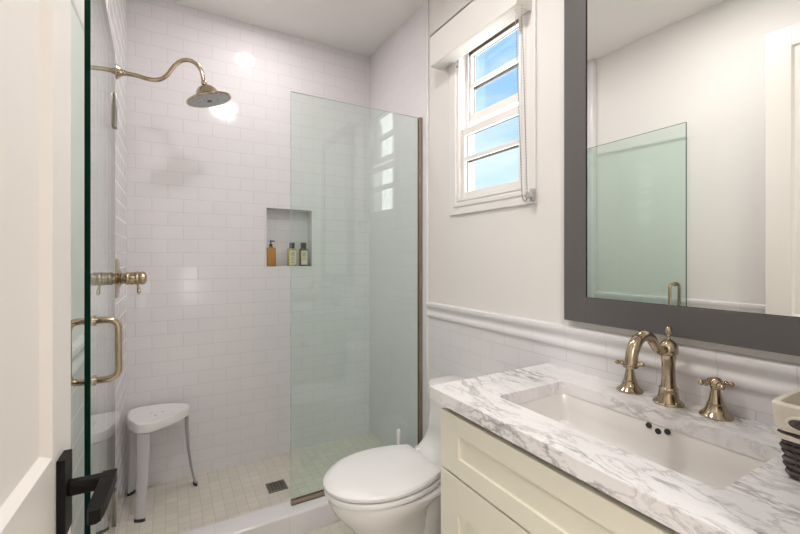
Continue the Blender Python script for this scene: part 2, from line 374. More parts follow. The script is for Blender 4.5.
# ---------------------------------------------------------------- window_1 on the right wall
w1 = bpy.data.objects.new('window_1', None); COL.objects.link(w1); w1['kind'] = 'structure'; w1.location = (XR, 1.385, WZ0)
def ring_boxes(b, x0, x1, y0, y1, z0, z1, t, bev=.003, tb=None, tt=None):
    tb = tb or t; tt = tt or t
    box(b, (x0, y0, z0), (x1, y0 + t, z1), bev); box(b, (x0, y1 - t, z0), (x1, y1, z1), bev)
    box(b, (x0, y0 + t, z0), (x1, y1 - t, z0 + tb), bev); box(b, (x0, y0 + t, z1 - tt), (x1, y1 - t, z1), bev)
b = BM()
ring_boxes(b, XR - .011, XR, 1.105, 1.665, 1.493, 2.43, .050, .003)
ring_boxes(b, XR - .016, XR - .002, 1.150, 1.632, 1.530, 2.395, .022, .004)
obj('window_casing', b, M['casing'], w1)
b = BM()
ring_boxes(b, XR - .004, XR + .10, WY0, WY1, WZ0, WZ1, .014, .002)
box(b, (XR + .045, WY0 + .014, WZ0 + .018), (XR + .050, WY0 + .03, WZ1 - .018)); box(b, (XR + .045, WY1 - .03, WZ0 + .018), (XR + .050, WY1 - .014, WZ1 - .018))
obj('window_frame', b, M['wframe'], w1)
def sash(x0, x1, z0, z1, gy0, gy1, gz0, gz1, mz):
    y0, y1 = WY0 + .014, WY1 - .014
    b = BM(); box(b, (x0, y0, z0), (x1, gy0, z1), .003); box(b, (x0, gy1, z0), (x1, y1, z1), .003)
    box(b, (x0, gy0, z0), (x1, gy1, gz0), .003); box(b, (x0, gy0, gz1), (x1, gy1, z1), .003)
    box(b, (x0, gy0, mz - .010), (x0 + .014, gy1, mz + .010), .002)
    s_ = obj('window_sash', b, M['wframe'], w1)
    b = BM(); xm = x1 - .007; box(b, (xm, gy0 - .002, gz0 - .002), (xm + .004, gy1 + .002, gz1 + .002)); obj('pane', b, M['pane'], s_)
    b = BM(); ring_boxes(b, xm - .004, xm - .0005, gy0 - .001, gy1 + .001, gz0 - .001, gz1 + .001, .0035, 0)
    box(b, (xm + .0045, gy0, mz - .015), (xm + .010, gy1, mz + .004)); obj('gasket', b, M['bronze'], s_)
sash(XR + .058, XR + .090, 1.962, 2.342, 1.225, 1.578, 2.003, 2.306, 2.152)
sash(XR + .014, XR + .044, 1.578, 1.925, 1.212, 1.574, 1.606, 1.890, 1.771)
b = BM(); box(b, (XR + .052, WY0 + .014, 2.306), (XR + .057, WY1 - .014, 2.324)); obj('sash_gasket', b, M['bronze'], w1)
b = BM(); ball(b, (XR - .012, 1.60, 2.24), .004, 8); obj('screw_cap', b, M['rubber'], w1)
rebase(w1)

# roller blind valance with bead chain
v = thing('roller_blind', 'white boxed roller blind valance over the small window, with bead chain', 'window blind', (XR - .05, 1.42, 2.265))
b = BM()
box(b, (1.170, 1.12, 2.267), (1.180, 1.72, 2.43), .002); box(b, (1.170, 1.12, 2.420), (XR - .016, 1.72, 2.43), .002)
box(b, (1.180, 1.13, 2.267), (XR - .017, 1.71, 2.273), .001); box(b, (1.180, 1.710, 2.267), (XR - .011, 1.72, 2.425), .002); box(b, (1.180, 1.12, 2.267), (XR - .011, 1.13, 2.425), .002)
obj('valance', b, mat('shade_fascia', (.74, .705, .67), .5, build=paint((.74, .705, .67))), v)
b = BM(); lathe(b, [(.020, 0), (.020, .555)], (1.222, 1.14, 2.365), (0, 1, 0), 20); obj('roller', b, M['paper'], v, True)
b = BM()
def beads(y0, y1, x0, x1, z0, z1):
    tube(b, [(x0, y0, z0), (x1, y1, z1)], .0011, 6)
    n = int((z0 - z1) / .012)
    for k in range(n):
        f = k / n; ball(b, (x0 + (x1 - x0) * f, y0 + (y1 - y0) * f, z0 + (z1 - z0) * f), .0024, 6)
beads(1.146, 1.143, 1.190, 1.224, 2.262, 1.53); beads(1.112, 1.1215, 1.190, 1.230, 2.262, 1.54)
tube(b, smooth_path([(1.224, 1.143, 1.53), (1.226, 1.139, 1.510), (1.229, 1.131, 1.502), (1.231, 1.124, 1.512), (1.230, 1.1215, 1.54)], 5), .002, 6)
obj('bead_chain', b, M['steel'], v, True)
b = BM(); box(b, (1.236, 1.100, 1.500), (XR - .010, 1.116, 1.550), .004); box(b, (1.226, 1.098, 1.512), (1.242, 1.127, 1.536), .004, 3)
obj('chain_holder', b, mat('clear_grey_plastic', (.45, .43, .42), .15, build=paint((.45, .43, .42), .15)), v, True); rebase(v)

# ---------------------------------------------------------------- entry door (open against the left wall)
ang = math.radians(2.3); dw = .74
dx, dy = math.sin(ang), math.cos(ang)
d1 = bpy.data.objects.new('door_1', None); COL.objects.link(d1); d1['kind'] = 'structure'
d1.location = (-.140 - dw * dx, .83 - dw * dy, ZF + .01); d1.rotation_euler = (0, 0, PI / 2 - ang)
def recess(b, x0, x1, z0, z1, y, dp, sl, mi=0):
    """sloping moulding strips round a recessed panel; front face at y, recess towards +y"""
    o = [(x0, z0), (x1, z0), (x1, z1), (x0, z1)]; i = [(x0 + sl, z0 + sl), (x1 - sl, z0 + sl), (x1 - sl, z1 - sl), (x0 + sl, z1 - sl)]
    for k in range(4):
        a, c = o[k], o[(k + 1) % 4]; e, f = i[(k + 1) % 4], i[k]
        loft(b, [[Vector((a[0], y, a[1])), Vector((c[0], y, c[1]))], [Vector((f[0], y + dp, f[1])), Vector((e[0], y + dp, e[1]))]], False, False, False)
def panel_door(b, w, z0, z1, t, st, rails, dp=.012, sl=.009, bev=.0015):
    box(b, (0, 0, z0), (st, t, z1), bev); box(b, (w - st, 0, z0), (w, t, z1), bev)
    for a, c in rails: box(b, (st, 0, a), (w - st, t, c), 0)
    for (a, c), (e, f) in zip(rails, rails[1:]):
        box(b, (st, dp, c), (w - st, t - dp, e)); recess(b, st, w - st, c, e, 0, dp, sl)
b = BM(); zt = 2.43
panel_door(b, dw, 0, zt, .036, .098, [(0, .20), (.84, 1.013), (2.335, zt)])
obj('door_panel', b, M['enamel'], d1)
hx = dw - .062; hz = .923 - ZF - .01
b = BM(); box(b, (hx - .020, -.0105, hz - .0575), (hx + .021, 0, hz + .0575), .0012); hd = obj('door_handle', b, M['black'], d1)
b = BM(); box(b, (hx - .009, -.060, hz - .003), (hx + .010, -.010, hz + .017), .003)
zb_ = hz + .007
rings = []
for x, yc, hw in ((hx + .014, -.059, .0095), (hx - .03, -.059, .0095), (hx - .07, -.0585, .0095), (hx - .085, -.058, .0090), (hx - .098, -.0575, .0075), (hx - .103, -.057, .004)):
    hh = .009 if x > hx - .11 else .006
    rings.append([Vector((x, yc - hw, zb_ - hh)), Vector((x, yc + hw, zb_ - hh)), Vector((x, yc + hw, zb_ + hh)), Vector((x, yc - hw, zb_ + hh))])
loft(b, rings); obj('lever', b, M['black'], hd)
for hzz in (.25, 1.2, 2.2):
    b = BM(); lathe(b, [(.007, 0), (.007, .09)], (0.0, .044, hzz), (0, 0, 1), 12); obj('hinge', b, M['black'], d1, True)

# ---------------------------------------------------------------- fixed glass panel of the shower
p = thing('shower_screen', 'fixed tall green-tinted glass shower panel standing on the curb behind the toilet', 'shower screen', (.9, YG, .077))
def pane(bm, lo, hi, thin):
    box(bm, lo, hi)
    bm.faces.ensure_lookup_table()
    for f in bm.faces:
        c = f.normal
        if abs(c[thin]) < .5: f.material_index = 1
b = BM(); pane(b, (.507, YG - .005, .084), (XR - .012, YG + .005, 2.082), 1); obj('glass_pane', b, [M['glass'], M['gedge2']], p)
b = BM(); box(b, (.507, YG - .011, .077), (XR - .008, YG - .0055, .100), .001); box(b, (.507, YG + .0055, .077), (XR - .008, YG + .011, .100), .001); box(b, (.507, YG - .011, .077), (XR - .008, YG + .011, .083), .001)
obj('bottom_channel', b, M['nickel2'], p)
b = BM(); box(b, (XR - .026, YG - .011, .100), (XR - .006, YG - .0055, 2.084), .001); box(b, (XR - .026, YG + .0055, .100), (XR - .006, YG + .011, 2.084), .001); box(b, (XR - .011, YG - .011, .100), (XR - .006, YG + .011, 2.084), .001)
obj('wall_channel', b, M['nickel2'], p); rebase(p)

# ---------------------------------------------------------------- swinging glass door, open along the left wall
g0 = Vector((-.1950, 1.930, 0)); g1 = Vector((-.1720, 1.203, 0)); gd = (g1 - g0); gl = gd.length
gt = thing('shower_door', 'frameless glass shower door swung open along the left wall', 'shower door', (g0.x, g0.y, .085), math.atan2(gd.y, gd.x))
# local: +x runs to the free edge, +y faces the room
b = BM(); pane(b, (0, -.006, 0), (gl, .006, 1.997), 1); obj('glass_pane', b, [M['glass'], M['gedge']], gt)
for zc in (.22, 1.762):
    b = BM()
    box(b, (.004, .006, zc - .065), (.055, .014, zc + .065), .002); box(b, (.004, -.014, zc - .065), (.055, -.006, zc + .065), .002)
    lathe(b, [(.007, 0), (.007, .09)], (-.004, .0, zc - .045), (0, 0, 1), 14)
    obj('hinge', b, M['steel'], gt, True)
ph = BM(); hxx = gl - .062
for sg in (1, -1):
    zt_, zb2 = 1.031, .879
    q = 1.0 if sg > 0 else .80
    pts = [(hxx, sg * a * q, zz) for a, zz in ((.006, zt_), (.035, zt_), (.050, zt_ - .006), (.057, zt_ - .022), (.057, (zt_ + zb2) / 2), (.057, zb2 + .022), (.050, zb2 + .006), (.035, zb2), (.006, zb2))]
    tube(ph, smooth_path(pts, 5), .0085, 16)
    for zz in (zt_, zb2): lathe(ph, [(.013, 0), (.013, .004), (.0105, .006)], (hxx, sg * .006, zz), (0, sg, 0), 20)
obj('pull_handle', ph, M['nickel'], gt, True)

# ---------------------------------------------------------------- shower head on its curved arm
YS = 2.15
sh = thing('overhead_shower', 'polished nickel rain shower head on a curved wall arm', 'shower head', (XL, YS, 2.10))
b = BM(); lathe(b, [(.032, 0), (.033, .004), (.028, .010), (.016, .020), (.013, .030), (.0125, .036)], (XL, YS, 2.098), (1, 0, 0), 28)
obj('flange', b, M['nickel'], sh, True)
b = BM()
arm = [(XL + .01, YS, 2.098), (-.137, YS, 2.097), (-.095, YS, 2.092), (-.062, YS, 2.093), (-.035, YS, 2.104), (-.012, YS, 2.128), (.008, YS, 2.163), (.036, YS, 2.199), (.066, YS, 2.216), (.095, YS, 2.214), (.120, YS, 2.196), (.134, YS, 2.165), (.139, YS, 2.135)]
tube(b, smooth_path(arm, 5), .0095, 16); obj('arm', b, M['nickel'], sh, True)
ax = Vector((.30, .0, -1)).normalized(); hp = Vector((.140, YS, 2.128))
b = BM(); lathe(b, [(.010, -.004), (.013, .0), (.013, .012), (.011, .014), (.020, .018), (.034, .026), (.045, .038), (.053, .052), (.060, .063), (.070, .069), (.090, .075), (.103, .082), (.103, .088), (.097, .089)], hp, ax, 44)
hdh = obj('head', b, M['nickel'], sh, True)
b = BM(); lathe(b, [(.097, .0882), (.097, .0905), (.02, .0915)], hp, ax, 44); lathe(b, [(.011, .0915), (.010, .0945)], hp, ax, 16, 1)
obj('spray_face', b, [M['shface'], M['bronze']], hdh, True); rebase(sh)

# ---------------------------------------------------------------- shower valve
vv = thing('shower_valve', 'round nickel shower valve plate with knurled handle on left tiled wall', 'shower control', (XL, YS, 1.184))
b = BM(); lathe(b, [(.088, 0), (.088, .004), (.080, .008), (.045, .010), (.036, .016), (.030, .020)], (XL, YS, 1.184), (1, 0, 0), 40); obj('plate', b, M['nickel'], vv, True)
b = BM(); lathe(b, [(.024, .014), (.024, .034), (.028, .036), (.030, .042), (.028, .048), (.025, .052), (.025, .070), (.030, .073), (.031, .080), (.029, .084), (.026, .086), (.029, .090), (.030, .098), (.027, .108), (.018, .114), (.004, .116)], (XL, YS, 1.184), (1, 0, 0), 24)
for k in range(10):
    a = 2 * PI * k / 10; tube(b, [(XL + .053, YS + .0255 * math.cos(a), 1.184 + .0255 * math.sin(a)), (XL + .069, YS + .0255 * math.cos(a), 1.184 + .0255 * math.sin(a))], .004, 6)
obj('handle', b, M['nickel'], vv, True)
b = BM(); tube(b, [(XL + .080, YS, 1.158), (XL + .082, YS - .003, 1.146), (XL + .084, YS - .006, 1.134), (XL + .085, YS - .008, 1.124)], [.005, .0045, .007, .0075], 12); ball(b, (XL + .085, YS - .008, 1.122), .0078, 12); obj('lever', b, M['nickel'], vv, True)
rebase(vv)

# ---------------------------------------------------------------- drain
dr = thing('shower_drain', 'small square dark metal drain grate in the shower floor', 'drain', (.514, 2.27, 0))
b = BM(); ring = .052
for k in range(2):
    s1 = -1 if k else 1
    box(b, (.514 - ring, 2.27 + s1 * .047 - .005, 0), (.514 + ring, 2.27 + s1 * .047 + .005, .004), .001)
    box(b, (.514 + s1 * .047 - .005, 2.27 - .042, 0), (.514 + s1 * .047 + .005, 2.27 + .042, .004), .001)
for k in range(6): box(b, (.514 - .042, 2.27 - .037 + k * .0148 - .0028, 0), (.514 + .042, 2.27 - .037 + k * .0148 + .0028, .0035))
for k in range(5): box(b, (.514 - .034 + k * .017 - .0022, 2.27 - .042, .0005), (.514 - .034 + k * .017 + .0022, 2.27 + .042, .003))
obj('grate', b, M['steel'], dr)
b = BM(); box(b, (.514 - .046, 2.27 - .046, 0), (.514 + .046, 2.27 + .046, .0008)); obj('sump', b, M['rubber'], dr); rebase(dr)

# ---------------------------------------------------------------- bottles in the niche
yb0 = YB + .030
def bottle(kind, x, w, d, h, label, y=yb0):
    t = thing(kind, label, 'bottle', (x, y, NZ0 + .0005), 0, None)
    return t
t1 = bottle('soap_bottle', .566, .062, .04, .125, 'amber pump soap bottle at the left end of the shower niche')
b = BM(); z = NZ0 + .0005; x = .566
rings = [rrect(x - .029 + e, x + .029 - e, yb0 - .022 + e, yb0 + .022 - e, z + h, .008) for e, h in ((.003, 0), (0, .003), (0, .113), (.003, .119), (.016, .124), (.018, .130))]
loft(b, rings); obj('body', b, M['amber'], t1, True)
b = BM(); lathe(b, [(.011, .130), (.011, .143), (.005, .145), (.004, .158), (.008, .159), (.008, .166), (.003, .168)], (x, yb0, z), n=16); box(b, (x - .004, yb0 - .004, z + .160), (x + .026, yb0 + .004, z + .167), .002); obj('pump', b, M['rubber'], t1, True); rebase(t1)
def capped(x, w, bodym, capw, label, nm, lines, hh=.118, cap=.038):
    t = bottle(nm, x, w, .04, .12, label); b = BM(); z = NZ0 + .0005
    rings = [rrect(x - w / 2 + e, x + w / 2 - e, yb0 - .020 + e, yb0 + .020 - e, z + h, .010) for e, h in ((.003, 0), (0, .003), (0, hh - .008), (.003, hh - .002), (.010, hh))]
    loft(b, rings); bo = obj('body', b, bodym, t, True)
    b = BM(); lathe(b, [(capw, hh), (capw, hh + cap - .002), (capw - .003, hh + cap)], (x, yb0, z), n=20); obj('cap', b, M['rubber'], t, True)
    b = BM(); box(b, (x - w / 2 + .006, yb0 - .0208, z + .010), (x + w / 2 - .006, yb0 - .0201, z + hh - .016)); lb = obj('label', b, M['label'], bo)
    b = BM()
    for k in range(lines):
        zz = z + hh - .026 - k * .0115; ww = (w / 2 - .011) * (1, .7, .9, .6, .95, .5, .8)[k % 7]
        box(b, (x - ww, yb0 - .0213, zz - (.0028 if k == 1 else .0014)), (x + ww, yb0 - .0208, zz + (.0028 if k == 1 else .0014)))
    obj('print', b, M['ink'], lb); rebase(t)
capped(.704, .056, M['yellow'], .017, 'yellow bottle with black cap, middle of the niche bottles beside the amber one', 'shampoo_bottle', 7)
capped(.781, .054, M['brown'], .019, 'dark bottle with wide black cap and cream label, rightmost in the niche', 'conditioner_bottle', 5)

# ---------------------------------------------------------------- shower stool
st = thing('shower_stool', 'white plastic three-legged shower stool with rounded triangular seat', 'stool', (-.055, 2.46, 0))
feet = [Vector((-.128, 2.300, 0)), Vector((.122, 2.520, 0)), Vector((-.182, 2.590, 0))]
cen = sum(feet, Vector()) / 3
def seat_ring(scale, z, off=0):
    # rounded triangle: three circles at the corners, hull
    cs = [cen + (f - cen).normalized() * .098 for f in feet]
    cs.sort(key=lambda q: math.atan2(q.y - cen.y, q.x - cen.x)); out = []
    rr = .062 + off
    for i, c0 in enumerate(cs):
        pr, nx = cs[i - 1], cs[(i + 1) % 3]
        d1_ = (c0 - pr); d2_ = (nx - c0)
        a0 = math.atan2(d1_.y, d1_.x) - PI / 2; a1 = math.atan2(d2_.y, d2_.x) - PI / 2
        while a1 < a0: a1 += 2 * PI
        for k in range(13):
            a = a0 + (a1 - a0) * k / 12; out.append(Vector((c0.x + rr * math.cos(a), c0.y + rr * math.sin(a), z)))
    # bow the straight sides outwards a little
    res = []
    n = len(out)
    for i in range(n):
        q, w = out[i], out[(i + 1) % n]; res.append(q)
        if (w - q).length > .06:
            nrm = Vector(((w - q).y, -(w - q).x, 0)).normalized()
            for k in (1, 2, 3, 4, 5):
                f = k / 6; res.append(q.lerp(w, f) + nrm * .014 * math.sin(PI * f))
    return [cen.lerp(Vector((q.x, q.y, cen.z)), scale).xy.to_3d() + Vector((0, 0, z)) if False else Vector((cen.x + (q.x - cen.x) * scale, cen.y + (q.y - cen.y) * scale, z)) for q in res]
b = BM()
loft(b, [seat_ring(.93, .398), seat_ring(.99, .397), seat_ring(1.0, .402), seat_ring(1.0, .432), seat_ring(.985, .4405), seat_ring(.955, .4435), seat_ring(.90, .4425), seat_ring(.75, .4385), seat_ring(.4, .436), seat_ring(.05, .435)])
so = obj('seat', b, M['plast'], st, True)
for k in range(3):
    a = k * 2 * PI / 3 + .4; b = BM()
    lathe(b, [(.007, 0), (.007, .0012)], (cen.x + .03 * math.cos(a), cen.y + .03 * math.sin(a), .4352), n=12)
    obj('drain_hole', b, M['legp'], so, True)
for f in feet:
    d = (f - cen).normalized(); tn = Vector((-d.y, d.x, 0)); b = BM(); rings = []
    top = cen + d * .137
    for z, off, wd, th in ((.410, 0, .030, .0065), (.33, .001, .029, .0065), (.22, .006, .026, .006), (.12, .016, .024, .006), (.05, .03, .023, .006), (.012, (f - cen).length - .125, .023, .006)):
        fr = max(0, (.4 - z) / .388)
        dist = .146 + ((f - cen).length - .146) * fr ** 2.1
        c = cen + d * dist
        prof = []
        for k in range(12):
            a = 2 * PI * k / 12; prof.append(c + tn * wd * math.cos(a) * (1 - .12 * abs(math.sin(a))) + d * (th * math.sin(a)) + Vector((0, 0, z)))
        rings.append(prof)
    loft(b, rings); lg = obj('leg', b, M['legp'], st, True)
    b = BM(); loft(b, [[f + tn * .025 * math.cos(2 * PI * k / 12) + d * .009 * math.sin(2 * PI * k / 12) + Vector((0, 0, z)) for k in range(12)] for z in (0, .014)]); obj('rubber_foot', b, M['rubber'], lg, True)
for o_ in st.children: o_.data.transform(Matrix.Translation((0, 0, .018))) if o_.name.startswith('seat') else None
for o_ in so.children: o_.data.transform(Matrix.Translation((0, 0, .018)))
rebase(st)

# ---------------------------------------------------------------- toilet
tt = thing('toilet', 'white one-piece toilet with closed oval lid, between curb and vanity', 'toilet', (.9, 1.42, ZF))
TYc = 1.425
def egg(xf, xb, hw, z, n=56, ef=2.0, eb=3.2, mid=.56, yc=TYc):
    out = []; xm = xf + (xb - xf) * mid
    for k in range(n):
        a = 2 * PI * k / n; c, s_ = math.cos(a), math.sin(a)
        e = eb if c > 0 else ef
        r = (abs(c) ** e + abs(s_) ** e) ** (-1 / e)
        out.append(Vector((xm + r * c * ((xb - xm) if c > 0 else (xm - xf)), yc + r * s_ * hw, z)))
    return out
b = BM()
loft(b, [egg(.70, .98, .092, ZF, mid=.45), egg(.695, .98, .092, ZF + .03, mid=.45), egg(.68, .96, .082, .06, mid=.45), egg(.655, .94, .080, .14, mid=.46), egg(.61, .92, .097, .20, mid=.46), egg(.56, .91, .128, .26, mid=.5), egg(.522, .93, .158, .305, mid=.52),
         egg(.508, .97, .172, .332, mid=.56), egg(.503, 1.02, .177, .350, mid=.56), egg(.507, 1.02, .174, .357, mid=.56), egg(.53, 1.00, .15, .359, mid=.56)])
loft(b, [rrect(.80, 1.22, TYc - .098, TYc + .098, ZF, .05), rrect(.80, 1.22, TYc - .098, TYc + .098, ZF + .03, .05), rrect(.80, 1.21, TYc - .080, TYc + .080, .06, .05), rrect(.80, 1.21, TYc - .075, TYc + .075, .20, .05), rrect(.82, 1.22, TYc - .09, TYc + .09, .30, .05), rrect(.86, 1.24, TYc - .12, TYc + .12, .338, .05)])
obj('bowl', b, M['porc'], tt, True)
def egg2(xf, xc, hw, z, n=56, xm=.735, ab=.285, rc=.018):
    # oval lid outline, front half ellipse, back cut straight at xc with small round corners
    out = []; t1 = math.acos(min(.98, (xc - rc - xm) / ab)); wc = hw * math.sin(t1)
    m = n - 8
    for k in range(m):
        a = t1 + (2 * PI - 2 * t1) * k / (m - 1); c, s_ = math.cos(a), math.sin(a)
        out.append(Vector((xm + (ab if c > 0 else (xm - xf)) * c, TYc + hw * s_, z)))
    for k in range(1, 5):
        a = PI / 2 * k / 4; out.append(Vector((xc - rc + rc * math.sin(a), TYc - wc + rc * (1 - math.cos(a)), z)))
    for k in range(4, 0, -1):
        a = PI / 2 * k / 4; out.append(Vector((xc - rc + rc * math.sin(a), TYc + wc - rc * (1 - math.cos(a)), z)))
    return out
# neck that flares up into the tank, then tank
b = BM()
def rr(x0, x1, hw, z, r=.05, n=8): return rrect(x0, x1, TYc - hw, TYc + hw, z, r, n)
loft(b, [rr(.93, 1.255, .135, .335), rr(.93, 1.255, .15, .362), rr(.975, 1.255, .165, .375), rr(1.015, 1.255, .178, .392), rr(1.045, 1.255, .187, .415), rr(1.062, 1.255, .191, .45), rr(1.070, 1.255, .191, .55), rr(1.070, 1.255, .191, .628)])
obj('tank', b, M['porc'], tt, True)
b = BM(); loft(b, [rr(1.068, 1.256, .192, .628), rr(1.062, 1.257, .195, .633), rr(1.062, 1.257, .195, .650), rr(1.068, 1.256, .190, .658), rr(1.09, 1.25, .170, .661)]); obj('tank_lid', b, M['porc'], tt, True)
b = BM(); loft(b, [egg2(.515, .925, .160, .3595), egg2(.498, .938, .175, .3645), egg2(.492, .94, .180, .368), egg2(.492, .94, .180, .378), egg2(.498, .937, .175, .383), egg2(.52, .92, .155, .3835)]); obj('seat', b, M['plast'], tt, True)
b = BM(); loft(b, [egg2(.52, .92, .155, .3865), egg2(.498, .937, .174, .3885), egg2(.490, .94, .180, .392), egg2(.488, .94, .181, .403), egg2(.496, .936, .175, .411), egg2(.525, .925, .152, .4165), egg2(.60, .88, .095, .4195, ab=.22), egg2(.70, .80, .02, .42, ab=.12)])
obj('lid', b, M['plast'], tt, True)
for s1 in (-1, 1):
    b = BM(); lathe(b, [(.014, 0), (.014, .036), (.011, .04)], (.958, TYc + s1 * .085, .362), n=16); obj('seat_hinge', b, M['plast'], tt, True)
for o_ in tt.children:
    for v_ in o_.data.vertices:
        v_.co.x = 1.257 - (1.257 - v_.co.x) * .986; v_.co.z = ZF + (v_.co.z - ZF) * 1.038
rebase(tt)

# waste bin and toilet brush beside the toilet (the bin shows only as a reflection in the glass)
wb = BM()
loft(wb, [rrect(1.135, 1.245, 1.675, 1.795, ZF, .02), rrect(1.128, 1.252, 1.668, 1.802, ZF + .19, .022), rrect(1.124, 1.256, 1.664, 1.806, ZF + .195, .022), rrect(1.124, 1.256, 1.664, 1.806, ZF + .30, .022), rrect(1.14, 1.24, 1.68, 1.79, ZF + .315, .02)])
tag(obj('waste_bin', wb, M['plast'], None, True), 'small white lidded waste bin behind the toilet, reflected in the glass', 'bin')
tb = thing('toilet_brush', 'white toilet brush standing upright between toilet lid and shower panel', 'toilet brush', (1.0, 1.75, ZF))
b = BM(); lathe(b, [(.035, 0), (.040, .01), (.040, .12), (.035, .13), (.012, .135)], (1.0, 1.75, ZF), n=20); obj('holder', b, M['plast'], tb, True)
b = BM(); tube(b, [(1.0, 1.75, ZF + .13), (1.0, 1.75, .30), (1.0, 1.75, .40)], [.006, .008, .010], 12); ball(b, (1.0, 1.75, .40), .010, 12); obj('handle', b, M['paper'], tb, True); rebase(tb)

# ---------------------------------------------------------------- vanity cabinet
VX, VY0, VY1 = .722, YF + .002, .990
vn = thing('vanity_cabinet', 'cream shaker bathroom vanity cabinet under the marble countertop', 'cabinet', (VX + .25, .55, ZF))
b = BM()
box(b, (VX + .020, VY0, .07), (XR - .008, VY0 + .018, .832)); box(b, (VX + .020, VY1 - .018, .07), (XR - .008, VY1, .832), .001)
box(b, (VX + .020, VY0 + .018, .07), (XR - .008, VY1 - .018, .09)); box(b, (XR - .02, VY0 + .018, .09), (XR - .008, VY1 - .018, .832))
box(b, (VX + .020, VY0 + .018, .60), (VX + .04, VY1 - .018, .64)); box(b, (VX + .020, VY0 + .018, .81), (VX + .04, VY1 - .018, .832))
box(b, (VX + .08, VY0, ZF), (XR - .008, VY1, .07))
obj('body', b, M['cream'], vn)
def front(name, y0, y1, z0, z1, st_, rt):
    b = BM(); x0, x1, dp = VX, VX + .019, .009
    box(b, (x0, y0, z0), (x1, y0 + st_, z1), .0012); box(b, (x0, y1 - st_, z0), (x1, y1, z1), .0012)
    box(b, (x0, y0 + st_, z0), (x1, y1 - st_, z0 + rt), 0); box(b, (x0, y0 + st_, z1 - rt), (x1, y1 - st_, z1), 0)
    box(b, (x0 + dp, y0 + st_, z0 + rt), (x1, y1 - st_, z1 - rt))
    o = obj(name, b, M['cream'], vn)
front('drawer', VY0 + .004, VY1 + .012, .640, .812, .086, .053)
front('door', .555, VY1 + .012, .075, .632, .086, .100)
front('door', VY0 + .004, .550, .075, .632, .074, .100)
b = BM(); box(b, (VX + .0195, VY0 + .01, .626), (VX + .0225, VY1 - .002, .646)); box(b, (VX + .0195, VY0 + .01, .811), (VX + .0225, VY1 - .002, .831)); obj('shadow_gap', b, M['dark'], vn)
rebase(vn)

# toilet roll on the vanity's end panel (seen mirrored in the glass)
tr = thing('toilet_roll', 'white toilet roll on a holder on the vanity side, reflected in shower glass', 'toilet paper', (.91, VY1, .63))
b = BM(); tube(b, [(.845, VY1 + .003, .64), (.845, VY1 + .075, .64)], .006, 10); tube(b, [(.845, VY1 + .075, .64), (.985, VY1 + .075, .64)], .006, 10); lathe(b, [(.022, 0), (.022, .006)], (.845, VY1 + .0005, .64), (0, 1, 0), 20); obj('holder', b, M['nickel'], tr, True)
b = BM()
n = 28; c0 = Vector((.86, VY1 + .075, .63))
def circ(r, x): return [Vector((x, c0.y + r * math.cos(2 * PI * k / n), c0.z + r * math.sin(2 * PI * k / n))) for k in range(n)]
loft(b, [circ(.020, .86), circ(.052, .86), circ(.052, .965), circ(.020, .965), circ(.020, .86)], False, False); obj('roll', b, M['paper'], tr, True, True); rebase(tr)

# ---------------------------------------------------------------- countertop, sink
SX0, SX1, SY0, SY1 = .832, 1.122, .323, .870
CX0, CX1, CY0, CY1, CZ0, CZ1 = .711, XR - .007, YF + .001, 1.046, .832, .870
def outer_match(inner, x0, x1, y0, y1, z, bev=0):
    cx, cy = (SX0 + SX1) / 2, (SY0 + SY1) / 2; out = []
    n = len(inner) // 4
    cor = [(x1, y1), (x0, y1), (x0, y0), (x1, y0)]
    for q in range(4):
        for k in range(n):
            out.append(Vector((cor[q][0], cor[q][1], z)))
    return out
b = BM(); ins = rrect(SX0, SX1, SY0, SY1, CZ1, .014, 5)
# slab as four strips + corner fillets
def slab(bm, z):
    pass
box(b, (CX0, CY0, CZ0), (SX0, CY1, CZ1)); box(b, (SX1, CY0, CZ0), (CX1, CY1, CZ1)); box(b, (SX0, CY0, CZ0), (SX1, SY0, CZ1)); box(b, (SX0, SY1, CZ0), (SX1, CY1, CZ1))
bmesh.ops.remove_doubles(b, verts=b.verts[:], dist=1e-5)
r_ = .016
for cx_, cy_, sx_, sy_ in ((SX0, SY0, 1, 1), (SX1, SY0, -1, 1), (SX0, SY1, 1, -1), (SX1, SY1, -1, -1)):
    pts = [(cx_, cy_)]
    for k in range(7):
        a = PI / 2 * k / 6; pts.append((cx_ + sx_ * (r_ - r_ * math.sin(a)), cy_ + sy_ * (r_ - r_ * math.cos(a))))
    loft(b, [[Vector((x, y, z)) for x, y in pts] for z in (CZ0, CZ1)])
# eased front and end edges
tube(b, [(CX0 + .0035, CY0, CZ1 - .0035), (CX0 + .0035, CY1 - .003, CZ1 - .0035)], .0040, 12); tube(b, [(CX0 + .003, CY1 - .0035, CZ1 - .0035), (CX1, CY1 - .0035, CZ1 - .0035)], .0040, 12)
ct = tag(obj('countertop', b, M['marble']), 'white marble vanity countertop with grey veins and a rectangular sink cutout', 'countertop')
sk = thing('sink', 'white rectangular undermount porcelain sink set below the marble countertop', 'sink', ((SX0 + SX1) / 2, (SY0 + SY1) / 2, .70))
b = BM()
def sr(e, z, r=.03): return rrect(SX0 + e, SX1 - e, SY0 + e, SY1 - e, z, r, 6)
loft(b, [sr(-.02, .831), sr(-.004, .8315, .026), sr(-.001, .826, .027), sr(.003, .785), sr(.008, .750), sr(.018, .738, .035), sr(.04, .733, .035), sr(.10, .730, .03), sr(.10, .718, .03), sr(.03, .720, .035), sr(-.005, .735, .03), sr(-.02, .80), sr(-.02, .831)], False, False)
